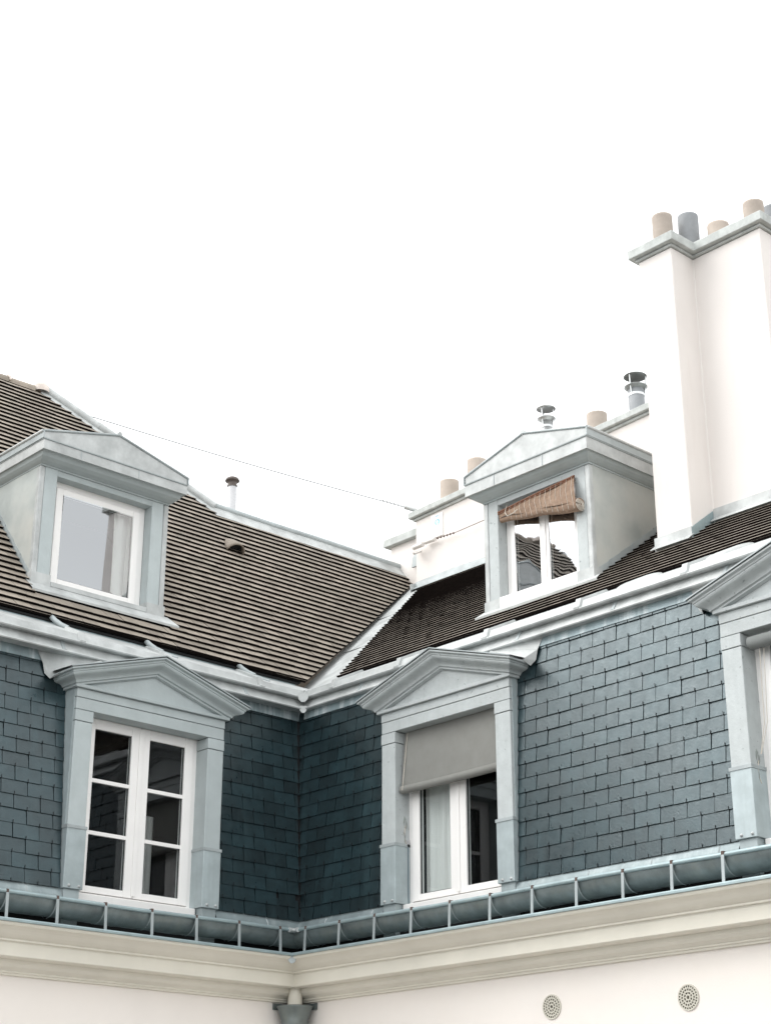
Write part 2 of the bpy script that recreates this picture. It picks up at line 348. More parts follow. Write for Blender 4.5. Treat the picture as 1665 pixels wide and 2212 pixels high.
for wg in 'AB':
    panel = part('slate_cladding', W[wg]); full = None; cand = []
    blocks = [(c-h, c+h) for c, h in DORM[wg]]
    hooks = MB()
    for k in range(17):
        z = 14.388+k*SE; y = yb(wg, z)
        ph = (-3.104 if wg == 'A' else 3.164)+(SW/2 if k % 2 == 1 else 0)
        lo, hi = (XL, yb('B', z)-0.022) if wg == 'A' else (-(yb('A', z)-0.022), XR)
        n0 = int(math.floor((lo-ph)/SW))-1
        for i in range(n0, n0+80):
            x0 = ph+i*SW; iv = (max(x0, lo), min(x0+SW, hi))
            if iv[1]-iv[0] < 0.012: continue
            for a0, a1 in free(iv, blocks):
                cand.append((a0, a1, z, y))
            xm = x0+SW/2
            if lo+0.05 < xm < hi-0.05 and not any(b0 < xm < b1 for b0, b1 in blocks):
                hooks.box(xm-0.0016, xm+0.0016, y-0.0275, y-0.023, z-0.005, z+0.024)
    cand.sort(key=lambda c: abs(0.5*(c[0]+c[1])))
    stuff = MB(); ns = 0
    for a0, a1, z, y in cand:
        wd = a1-a0; xc = (a0+a1)/2
        p = pix(wpt(wg, (xc, y, z+0.06)))
        jit = (random.uniform(-0.0015, 0.0015), random.uniform(-0.0025, 0.002), random.uniform(-0.003, 0.003))
        if -60 < p[0] < 1725 and ns < 300:
            ns += 1
            if abs(wd-SW) < 1e-6:
                if full is None: full = slate_mesh(SW, wg).build('slate', 'slate', panel).data; o = bpy.data.objects['slate'] if wg == 'A' else panel.children[-1]
                else: o = link('slate', full, panel)
            else: o = slate_mesh(wd, wg).build('slate', 'slate', panel)
            o.location = (xc+jit[0], y+jit[1], z+jit[2]*0.6); o.rotation_euler = (random.uniform(-0.008, 0.008), random.uniform(-0.005, 0.005), random.uniform(-0.008, 0.008))
        else:
            t = slate_mesh(wd, wg); stuff.add([(x+xc, yy+y+jit[1], zz+z+jit[2]) for x, yy, zz in t.v], t.f, a=random.random()+0.01)
    tag(stuff.build('slates_beyond', 'slate', panel), kind='stuff')
    tag(hooks.build('slate_hooks', 'hook_steel', panel), kind='stuff')

# ------------------------------------------------------------------ tiled roofs
TW, TE = 0.172, 0.109; DELW = {'A': 0.222, 'B': 0.158}
def tile_geo(wd, wg, skew=0.0):                       # skew: right side cut along the valley
    a = wd/2-0.0012; Lg = 0.155; D = DELW[wg]; t = D*TE+0.0005; z0 = 0.0045; k = skew*Lg
    P = [(-a, 0, z0), (a, 0, z0), (a, 0, z0+t), (-a, 0, z0+t),
         (-a, Lg, z0-D*Lg), (a+k, Lg, z0-D*Lg), (a+k, Lg, z0+t-D*Lg), (-a, Lg, z0+t-D*Lg)]
    return P, [(3, 2, 6, 7), (0, 1, 2, 3), (0, 4, 5, 1), (0, 3, 7, 4), (1, 5, 6, 2), (4, 7, 6, 5)]
UD = {'A': dict(cx=-1.865, hw=0.73, yf=0.78), 'B': dict(cx=2.215, hw=0.668, yf=0.95)}
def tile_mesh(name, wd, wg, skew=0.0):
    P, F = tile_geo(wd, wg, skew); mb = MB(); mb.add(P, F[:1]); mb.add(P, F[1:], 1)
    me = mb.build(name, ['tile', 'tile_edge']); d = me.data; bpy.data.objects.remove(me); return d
for wg in 'AB':
    pit = PIT[wg]; cs, sn = math.cos(pit), math.sin(pit); field = part('tile_covering', W[wg]); cand = []
    nrow = 50 if wg == 'A' else 36
    ud = UD[wg]; SK = 1.667*math.cos(PIT['A'])
    for k in range(nrow):
        y = YE+k*TE*cs
        if wg == 'A':
            hi = 0.415+1.667*(y-YE); lo = XL
            if y > RIDGE_Y-0.12: hi = min(hi, HIP0[0]+(y-HIP0[1])/(HIP1[1]-HIP0[1])*(HIP1[0]-HIP0[0])-0.13)
            if y > 3.86-0.10: continue
        else:
            lo = -(0.025+0.656*(y-YE)); hi = XR
            if y > 3.50-0.07: continue
        blocks = []
        if ud['yf']-0.12 < y < (2.02 if wg == 'A' else 3.0): blocks.append((ud['cx']-ud['hw']-0.015, ud['cx']+ud['hw']+0.015))
        if wg == 'B' and y > 1.25-0.10: blocks.append((3.375-0.01, 3.775))
        if wg == 'B' and y > 1.58-0.10: blocks.append((3.6, 4.545))
        ph = (k % 2)*TW/2+0.03*random.random()
        n0 = int(math.floor((lo-ph)/TW))-1
        for i in range(n0, n0+110):
            e1 = ph+(i+1)*TW
            if wg == 'A' and hi-e1 < 0.05: e1 = hi
            iv = (max(ph+i*TW, lo), min(e1, hi))
            if iv[1]-iv[0] < 0.05 and iv[1] == hi: continue
            if iv[1]-iv[0] < 0.02: continue
            for a0, a1 in free(iv, blocks): cand.append((a0, a1, k, y, SK if (wg == 'A' and a1 == hi and y < 2.62) else 0.0))
    full = tile_mesh('tile', TW, wg)
    sc = []
    for c in cand:
        xc = (c[0]+c[1])/2; p = pix(wpt(wg, (xc, c[3], roofz(wg, c[3]))))
        vis = -10 < p[0] < 1675 and 0 < p[1] < 2212
        if wg == 'A' and xc < -1.0 and c[3] > 0.8 and c[3] < 2.6: vis = False
        if wg == 'B' and 1.4 < xc < 5 and c[3] > 1.0: vis = False
        if wg == 'B' and xc > 3.6 and c[3] < 0.6: vis = False
        sc.append((0 if vis else 1, p[2], c))
    sc.sort(key=lambda t: (t[0], t[1]))
    stuff = MB()
    for idx, (v, dd, (a0, a1, k, y, sk)) in enumerate(sc):
        wd = a1-a0; xc = (a0+a1)/2
        wav = 0.007*math.sin(xc*1.7+k*0.13)+0.004*math.sin(xc*4.1+k*0.5)
        du = random.uniform(-0.0022, 0.0022)+wav; dz = random.uniform(-0.001, 0.0015)*(1 if wg == 'A' else 0.6)
        yy = y+du*cs-dz*sn; zz = roofz(wg, y)+du*sn+dz*cs
        if idx < 300 and v == 0:
            if abs(wd-TW) < 1e-6 and sk == 0: o = link('tile', full, field)
            else: o = link('tile', tile_mesh('tile', wd, wg, sk), field)
            o.location = (xc, yy, zz); jr = 1.0 if wg == 'A' else 0.3; o.rotation_euler = (pit+jr*random.uniform(-0.008, 0.008), jr*random.uniform(-0.008, 0.008), jr*random.uniform(-0.012, 0.012))
        else:
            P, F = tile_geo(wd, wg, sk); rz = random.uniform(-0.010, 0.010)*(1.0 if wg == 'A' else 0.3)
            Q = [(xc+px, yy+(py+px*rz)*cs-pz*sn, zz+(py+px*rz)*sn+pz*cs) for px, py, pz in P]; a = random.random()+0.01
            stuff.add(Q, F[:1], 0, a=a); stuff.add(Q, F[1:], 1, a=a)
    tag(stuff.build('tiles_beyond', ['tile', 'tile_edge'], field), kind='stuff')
    # boards under the tiles, eave board
    dn = 0.045
    if wg == 'A':
        pl = [(XL, YE+0.02), (0.33, YE+0.02), (3.85, 2.585), (3.95, RIDGE_Y), HIP0, HIP1, (XL, 3.86)]
    else:
        pl = [(0.0, YE+0.02), (XR, YE+0.02), (XR, 3.52), (-2.30, 3.52)]
    MB().poly([(x, y, roofz(wg, y)-dn) for x, y in pl], (0, 0.01, -0.02)).build('roof_boarding', 'underlay', W[wg])
    xe = (XL, 0.30) if wg == 'A' else (0.10, XR)
    MB().box(xe[0], xe[1], YE+0.035, YE+0.055, ZE[wg]-0.10, ZE[wg]-0.012).build('eave_board', 'zinc_dull', W[wg])
# the doubled tiles of the eave
for wg, x0, x1 in (('A', XL, 0.40), ('B', 0.02, XR)):
    mb = MB(); pit = PIT[wg]; cs, sn = math.cos(pit), math.sin(pit); x = x0
    while x < x1-0.05:
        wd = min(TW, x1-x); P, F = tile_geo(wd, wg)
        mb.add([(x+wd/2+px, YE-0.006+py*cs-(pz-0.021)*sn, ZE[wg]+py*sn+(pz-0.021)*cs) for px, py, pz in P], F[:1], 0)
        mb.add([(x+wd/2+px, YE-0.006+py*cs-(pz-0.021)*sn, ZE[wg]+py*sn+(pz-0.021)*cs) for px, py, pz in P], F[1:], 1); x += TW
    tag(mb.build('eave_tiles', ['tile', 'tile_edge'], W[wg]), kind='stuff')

# valley sheets between the two roofs, three lengths lapped like a stair
def vA(y): return 0.445+1.667*(y-YE)                   # world x of the tile edge of wing A at world y
def vB(x): return 0.025+0.656*(x-YE)                   # world y of the tile edge of wing B at world x
cuts = [0.30, 1.42, 2.50, 3.62]
for i in range(3):
    x0, x1 = cuts[i], cuts[i+1]+0.03; lift = 0.012+0.003*i
    def zB(x): return ZE['B']+math.tan(PIT['B'])*(x-YE)
    rows = []
    for x in (x0, (x0+x1)/2, x1):
        ya = YE+(x-0.445)/1.667; ybb = vB(x)
        rows.append([(x, ybb-0.10, zB(x)-0.005+lift*0.3), (x, ybb+0.04, zB(x)-0.012+lift), (x, (ya+ybb)/2+0.1, zB(x)-0.020+lift), (x, ya+0.04, zB(x)-0.028+lift), (x, ya+0.16, zB(x)-0.03+lift)])
    mb = MB().sheet(rows, smooth=False)
    mb.build('valley_gutter', 'zinc_bright', WA)
    if i < 2: MB().tube([(cuts[i+1], vB(cuts[i+1])+0.10, zB(cuts[i+1])-0.002), (cuts[i+1]-0.02, YE+(cuts[i+1]-0.445)/1.667, zB(cuts[i+1])-0.008)], 0.004, 5).build('valley_seam', 'hook_steel', WA)
# foot of the valley, spreading over the band
MB().add([(0.085, 0.085, 16.598), (0.46, 0.085, 16.600), (0.50, 0.05, 16.80), (0.50, 0.50, 16.80), (0.085, 0.46, 16.600)], [(0, 1, 2, 3, 4)]).build('valley_gutter', 'zinc_bright', WA)

# ridge of wing A: zinc strip below, roll above; hip and high ridge
def rz(y): return roofz('A', y)
tA = math.tan(PIT['A'])
mb = MB(); xs = [0.78+i*(3.95-0.78)/12 for i in range(13)]
mb.sheet([[(x, RIDGE_Y-0.125+0.006*math.sin(x*5), rz(RIDGE_Y-0.125)+0.028) for x in xs], [(x, RIDGE_Y-0.03, rz(RIDGE_Y-0.03)+0.030) for x in xs], [(x, RIDGE_Y-0.005, rz(RIDGE_Y)+0.045) for x in xs]])
mb.build('ridge_flashing', 'zinc_bright', WA)
MB().tube([(x, RIDGE_Y+0.02, rz(RIDGE_Y)+0.055+0.004*math.sin(x*3)) for x in xs], 0.045, 10).build('ridge_roll', 'zinc', WA)
h0 = Vector((HIP0[0], HIP0[1], rz(HIP0[1]))); h1 = Vector((HIP1[0], HIP1[1], rz(HIP1[1])))
dh = (h1-h0).normalized(); dn_ = Vector((-0.62, -0.78, -0.78*tA)).normalized()
pts = [h0+(h1-h0)*t for t in np.linspace(-0.01, 1.0, 9)]
up_ = Vector((0, 0, 1))
MB().sheet([[p+dn_*0.13+Vector((0.01*math.sin(i*2.2), 0, 0.028)) for i, p in enumerate(pts)], [p+dn_*0.03+up_*0.034 for p in pts], [p+up_*0.045 for p in pts]]).build('hip_flashing', 'zinc_bright', WA)
for i in range(3):
    a, b = pts[0]+(pts[-1]-pts[0])*(i/3), pts[0]+(pts[-1]-pts[0])*((i+1)/3+0.015)
    MB().tube([a+up_*0.052, b+up_*(0.060)], 0.048, 10).build('hip_roll', 'zinc_bright', WA)
mb = MB(); x = -1.02
MB().lathe((HIP1[0]-0.03, HIP1[1], h1.z-0.02), [(0.001, 0.13), (0.06, 0.12), (0.10, 0.07), (0.105, 0.0)], 14).build('ridge_end', 'mortar', WA)
k = 0
while x > XL:
    x2 = max(x-0.36, XL)
    mb = MB(); rr = 0.075
    rows = []
    for xx, r2 in ((x, rr), (x2, rr*0.90)):
        rows.append([(xx, 3.86-r2*math.cos(a), h1.z-0.035+r2*1.0*math.sin(a)) for a in np.linspace(-0.3, math.pi+0.3, 9)])
    mb.sheet(rows); mb.build('ridge_tile', 'tile', WA)
    MB().tube([(x2+0.02, 3.86-0.082*math.cos(a), h1.z-0.035+0.082*math.sin(a)) for a in np.linspace(0.0, math.pi, 8)], 0.016, 6).build('ridge_mortar', 'mortar', WA)
    x = x2; k += 1
# far slopes behind the ridges
MB().add([(0.80, RIDGE_Y+0.01, rz(RIDGE_Y)), (3.95, RIDGE_Y+0.01, rz(RIDGE_Y)), (3.95, 5.2, rz(RIDGE_Y)-2.4), (0.80, 5.2, rz(RIDGE_Y)-2.4)], [(0, 1, 2, 3)]).build('far_slope', 'tile', WA)
MB().add([(HIP0[0], HIP0[1]+0.01, h0.z), (HIP1[0], HIP1[1]+0.01, h1.z), (HIP1[0], 6.5, h1.z-0.1), (HIP0[0]+0.3, 6.5, h0.z-0.3)], [(0, 1, 2, 3)]).build('far_slope', 'tile', WA)
MB().add([(XL, 3.87, h1.z), (HIP1[0], 3.87, h1.z), (HIP1[0], 6.5, h1.z-2.2), (XL, 6.5, h1.z-2.2)], [(0, 1, 2, 3)]).build('far_slope', 'tile', WA)

# overflow spouts lying on the zinc of the left wing
for x in (-2.52, -1.50, -0.42):
    mb = MB(); mb.tube([(x-0.02, 0.46, 16.83), (x-0.01, 0.41, 16.785), (x+0.02, 0.35, 16.735), (x+0.06, 0.30, 16.702)], 0.024, 10)
    mb.tube([(x+0.05, 0.305, 16.703), (x+0.11, 0.25, 16.67), (x+0.16, 0.20, 16.642)], 0.017, 10)
    mb.build('overflow_spout', 'zinc', WA)
# hump-shaped tile lying in the upper gutter of the right wing
for x in (3.88, 4.785):
    rows = [[(x+0.17*r_*math.cos(a), 0.12+t*0.3, 16.600+t*0.148+0.034*r_*math.sin(a)) for a in np.linspace(0, math.pi, 9)] for t, r_ in ((0, 0.02), (0.12, 0.7), (0.35, 1.0), (1, 1.0))]
    MB().sheet(rows).build('gutter_hump', 'zinc_bright', WB)

# ------------------------------------------------------------------ gutter with brackets
def dent(u, v): return 0.0028*math.sin(u*5.3+v*31)+0.0022*math.sin(u*13.1+v*47+1.3)+0.0016*math.sin(u*29.0+v*20)
GC, GZ, GR = -0.150, 14.232, 0.128
for wg in 'AB':
    xo = XL if wg == 'A' else XR
    gut = part('rain_gutter', W[wg])
    prof = [(-(GC+GR*math.cos(a)), GZ-GR*math.sin(a)) for a in np.linspace(-0.25, math.pi+0.05, 18)]
    rows = []
    for o_, z_ in prof:
        xc = -o_ if wg == 'A' else o_
        rows.append([(xc+(xo-xc)*u, -o_+dent(u*9+ROT[wg], z_), z_+0.004*math.sin(u*17)+0.6*dent(u*9+3, o_)) for u in np.linspace(0, 1, 90)])
    mb = MB().sheet(rows); mb.build('trough', 'zinc_gutter', gut)
    yb_ = GC-GR-0.004; xc = yb_ if wg == 'A' else -yb_
    MB().tube([(xo+(xc-xo)*u, yb_+0.5*dent((1-u)*9+ROT[wg], 0), 14.238+0.004*math.sin((1-u)*17)) for u in np.linspace(0, 1, 60)], 0.0165, 10).build('bead', 'zinc_dull', gut)
    xs = [-0.455-0.4545*i for i in range(12)] if wg == 'A' else [0.452+0.4495*i for i in range(17)]
    bm_ = None
    for x in xs:
        if bm_ is None:
            mb = MB()
            mb.poly([(-0.0125, -0.295, 14.230), (0.0125, -0.295, 14.230), (0.0125, -0.305, 14.010), (-0.0125, -0.305, 14.010)], (0, -0.006, 0.0))
            pr = [(GC+(GR+0.006)*math.cos(a), GZ-(GR+0.006)*math.sin(a)) for a in np.linspace(0.2, math.pi-0.05, 12)]
            mb.sheet([[(-0.006, y, z) for y, z in pr], [(0.006, y, z) for y, z in pr]])
            o = mb.build('bracket', 'zinc', gut); bm_ = o.data
            hb = MB().box(-0.010, 0.010, -0.301, -0.264, 14.226, 14.2565).build('bracket_clip', 'rust', gut); hm = hb.data
        else: o = link('bracket', bm_, gut); hb = link('bracket_clip', hm, gut)
        o.location.x = x; hb.location.x = x
    # seams on the strip behind the gutter
    for i in range(9):
        x = (-0.35-0.62*i) if wg == 'A' else (0.35+0.62*i)
        if any(abs(x-c) < 0.85 for c, h in DORM[wg]): continue
        MB().sheet([[(x-0.006, y, z), (x, y-0.006, z), (x+0.006, y, z)] for y, z in ((0.050, 14.385), (0.034, 14.372), (0.010, 14.33), (-0.012, 14.255))], smooth=False).build('foot_seam', 'zinc', gut)
MB().tube([(-0.355, -0.298, 14.236), (-0.285, -0.285, 14.238), (-0.298, -0.355, 14.236)], 0.021, 10).build('corner_sleeve', 'zinc_bright', WA)

# rainwater hopper in the corner
dp = root('downpipe', 'A', (-0.15, -0.15, 0)); tag(dp, 'grey zinc rainwater hopper and downpipe in the inner corner of the walls', 'downpipe')
B0 = (-0.15, -0.15, 0)
MB().lathe((-0.15, -0.15, 0), [(0.040, 13.80), (0.052, 13.74), (0.062, 13.68), (0.066, 13.62)], 16).build('outlet', 'cornice_paint', dp, B0)
MB().lathe((-0.15, -0.15, 0), [(0.148, 13.600), (0.156, 13.612), (0.160, 13.604), (0.152, 13.592), (0.140, 13.555), (0.138, 13.545), (0.120, 13.49), (0.122, 13.482), (0.098, 13.40), (0.080, 13.36), (0.078, 13.33)], 24).build('hopper', 'zinc_gutter', dp, B0)
MB().lathe((-0.15, -0.15, 0), [(0.062, 13.40), (0.062, 0.0)], 18).build('pipe', 'zinc_dull', dp, B0)
MB().poly([(-0.285, -0.004, 13.585), (-0.004, -0.004, 13.585), (-0.004, -0.004, 13.64), (-0.285, -0.004, 13.64)], (0, -0.012, 0)).poly([(-0.004, -0.285, 13.585), (-0.004, -0.02, 13.585), (-0.004, -0.02, 13.64), (-0.004, -0.285, 13.64)], (-0.012, 0, 0)).build('back_plate', 'zinc_gutter', dp, B0)

# ------------------------------------------------------------------ windows
def ring(mb, x0, x1, z0, z1, y0, y1, ws, wt, wb):
    mb.box(x0, x0+ws, y0, y1, z0, z1).box(x1-ws, x1, y0, y1, z0, z1)
    mb.box(x0+ws, x1-ws, y0+0.001, y1-0.001, z1-wt, z1).box(x0+ws, x1-ws, y0+0.001, y1-0.001, z0, z0+wb)
def casement(par, x0, x1, z0, z1, y, bars, leaves=2, gl='glass', fr=0.05, st=0.093, rail=0.055, top=0.09, fb=0.02, lean=0.0):
    mb = MB(); ring(mb, x0, x1, z0, z1, y, y+0.06, fr, fr, fb); bevel(mb.build('window_frame', 'white_frame', par), 0.004)
    w_ = (x1-x0-2*fr)/leaves
    for i in range(leaves):
        a, b = x0+fr+i*w_+0.003, x0+fr+(i+1)*w_-0.003
        mb = MB(); ring(mb, a, b, z0+fb+0.004, z1-fr-0.004, y-0.012, y+0.045, st, top, rail)
        bevel(mb.build('sash', 'white_frame', par), 0.005)
        gx0, gx1, gz0, gz1 = a+st, b-st, z0+fb+0.004+rail, z1-fr-0.004-top
        mb = MB(); ring(mb, gx0-0.001, gx1+0.001, gz0-0.001, gz1+0.001, y+0.004, y+0.018, 0.008, 0.008, 0.008); mb.build('glazing_seal', 'grey_seal', par)
        hh = (gz1-gz0)/(bars+1)
        for k in range(bars+1):
            if k: MB().box(gx0+0.0005, gx1-0.0005, y-0.006, y+0.026, gz0+k*hh-0.016, gz0+k*hh+0.016).build('glazing_bar', 'white_frame', par)
            p0, p1 = gz0+k*hh+(0.016 if k else 0), gz0+(k+1)*hh-(0.016 if k < bars else 0)
            MB().add([(gx0, y+0.010, p0), (gx1, y+0.010, p0), (gx1, y+0.010+lean, p1), (gx0, y+0.010+lean, p1)], [(0, 1, 2, 3)]).build('pane', gl, par, recalc=False)
    if leaves == 2:
        xm = (x0+x1)/2
        bevel(MB().box(xm-0.022, xm+0.022, y-0.022, y-0.0125, z0+fb+0.02, z1-fr-0.02).build('meeting_strip', 'white_frame', par), 0.004)
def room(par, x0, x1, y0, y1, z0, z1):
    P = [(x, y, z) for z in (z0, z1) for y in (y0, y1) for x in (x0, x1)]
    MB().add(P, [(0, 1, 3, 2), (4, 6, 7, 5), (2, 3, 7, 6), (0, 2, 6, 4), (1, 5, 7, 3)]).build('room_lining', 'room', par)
def curtain(wg, x0, x1, z0, z1, y, folds, label, m='curtain', amp=0.018):
    n = max(24, folds*8); rows = []
    for z in np.linspace(z1, z0, 7):
        f = (z1-z)/(z1-z0)
        rows.append([(x0+(x1-x0)*i/n+0.01*math.sin(i*0.9+f*2), y+amp*(0.6+0.6*f)*math.sin(2*math.pi*folds*i/n+0.6*math.sin(i*0.37)), z) for i in range(n+1)])
    base = ((x0+x1)/2, y, z0)
    o = MB().sheet(rows).build('curtain', m, None, base); o.location = wpt(wg, base); o.rotation_euler = (0, 0, ROT[wg])
    tag(o, label, 'curtain'); return o

# ------------------------------------------------------------------ lower dormers
RAKE = 0.30
def lower_dormer(wg, cx, paint, label):
    d = part('dormer', W[wg]); d['label'] = label
    for s in (-1, 1):
        xs = sorted((cx+s*0.615, cx+s*0.79))
        bevel(MB().box(xs[0], xs[1], 0.0, 0.28, 14.60, 15.798).build('post', paint, d), 0.006)
        bevel(MB().box(xs[0]-0.003, xs[1]+0.003, -0.005, 0.30, 15.802, 15.897).build('post_block', paint, d), 0.004)
        bevel(MB().box(xs[0]-0.007, xs[1]+0.007, -0.010, 0.29, 14.385, 14.895).build('post_cladding', 'zinc_clad', d), 0.005)
        MB().box(xs[0]-0.012, xs[1]+0.012, -0.016, 0.28, 14.882, 14.908).build('cladding_cap', 'zinc', d)
        MB().box(xs[0]+0.012, xs[1]-0.012, 0.012, 0.25, 14.10, 14.385).build('post_foot', 'zinc_clad', d)
        for bx in (xs[0]+0.05, xs[1]-0.03):
            MB().lathe((bx, 0, 14.43), [(0.001, 0.012), (0.010, 0.008), (0.014, 0)], 10).build('stud', 'zinc_bright', d).matrix_basis = Matrix.Translation((bx, -0.010, 14.41)) @ Matrix.Rotation(R(90), 4, 'X') @ Matrix.Translation((-bx, 0, -14.43))
        # side sheathing beside the slates
        MB().box(*sorted((cx+s*0.787, cx+s*0.798)), 0.03, 0.32, 14.91, 16.10).build('side_flashing', 'zinc_clad', d)
    mb = MB().box(cx-0.79, cx+0.79, 0.0, 0.162, 15.903, 16.005).box(cx-0.792, cx+0.792, -0.006, 0.163, 16.008, 16.084)
    bevel(mb.build('lintel', paint, d), 0.004)
    bevel(MB().box(cx-0.825, cx+0.825, -0.035, 0.26, 16.086, 16.116).build('fillet', paint, d), 0.004)
    zt = 16.200
    prof = [(0.160, 0.0), (0.160, -0.014), (0.136, -0.016), (0.136, -0.030), (0.128, -0.032), (0.127, -0.042), (0.120, -0.051), (0.106, -0.057), (0.088, -0.060), (0.070, -0.064), (0.057, -0.071), (0.050, -0.081), (0.048, -0.090), (0.030, -0.091), (0.030, -0.106), (0.0, -0.107)]
    hb = 0.30
    nodes = lambda o, h: [(cx-(0.79+o), hb, zt+h), (cx-(0.79+o), -o, zt+h), (cx, -o, zt+h+RAKE*(0.79+o)), (cx+0.79+o, -o, zt+h), (cx+0.79+o, hb, zt+h)]
    mb = MB(); mb.sheet([nodes(o, h) for o, h in prof], smooth=False); mb.build('pediment_cornice', paint, d)
    zi = lambda x: zt-0.09+RAKE*(0.79-abs(x-cx))
    MB().poly([(cx-0.80, 0.004, 16.10), (cx+0.80, 0.004, 16.10), (cx+0.80, 0.004, zi(cx+0.79)), (cx, 0.004, zi(cx)), (cx-0.80, 0.004, zi(cx-0.79))], (0, 0.2, 0)).build('tympanum', paint, d)
    # zinc roof of the pediment
    e = 0.172; mb = MB()
    for h in (0.006, 0.014):
        f = [(cx-0.79-e, -e, zt+h-0.004), (cx, -e, zt+h+RAKE*(0.79+e)-0.002), (cx+0.79+e, -e, zt+h-0.004)]
        b = [(cx-0.79-e, 0.26, zt+h+0.02), (cx, 0.26, zt+h+RAKE*(0.79+e)+0.06), (cx+0.79+e, 0.26, zt+h+0.02)]
        mb.sheet([f, b], smooth=False)
    mb.add([(cx-0.79-e, -e, zt+0.002), (cx, -e, zt+0.004+RAKE*(0.79+e)), (cx+0.79+e, -e, zt+0.002), (cx-0.79-e, -e, zt+0.012), (cx, -e, zt+0.014+RAKE*(0.79+e)), (cx+0.79+e, -e, zt+0.012)], [(0, 1, 4, 3), (1, 2, 5, 4)])
    mb.build('pediment_capping', 'zinc', d)
    # flashing dressed from the pediment roof over the slates on both sides
    for s in (-1, 1):
        xe = cx+s*(0.79+e-0.01); yl = yb(wg, 16.2)
        P = [(xe-s*0.42, 0.02, 16.34), (xe-s*0.10, -0.06, 16.235), (xe-s*0.005, 0.00, 16.205), (xe+s*0.03, yl-0.055, 16.155), (xe+s*0.075, yl-0.035, 16.20), (xe+s*0.10, yl-0.035, 16.29), (xe+s*0.15, yl-0.02, 16.395), (xe-s*0.42, 0.045, 16.395)]
        MB().add(P, [tuple(range(8))]).build('pediment_flashing', 'zinc_bright', d)
    return d
dA = lower_dormer('A', -1.715, 'grey_paint', 'lower dormer with white six-pane casement and grey pediment')
dB = lower_dormer('B', 1.905, 'worn_paint', 'lower dormer with worn grey pediment, half shaded by a fabric blind')
dC = lower_dormer('B', 5.655, 'worn_paint', 'lower dormer at the picture edge with rolled up blind')
for d, cx, bars in ((dA, -1.715, 2), (dB, 1.905, 0), (dC, 5.655, 0)):
    casement(d, cx-0.625, cx+0.625, 14.384, 15.955, 0.170, bars)
    bevel(MB().box(cx-0.612, cx+0.612, 0.085, 0.225, 14.180, 14.381).build('sill', 'white_frame', d), 0.005)
    room(d, cx-0.75, cx+0.75, 0.26, 2.6, 14.0, 16.2)

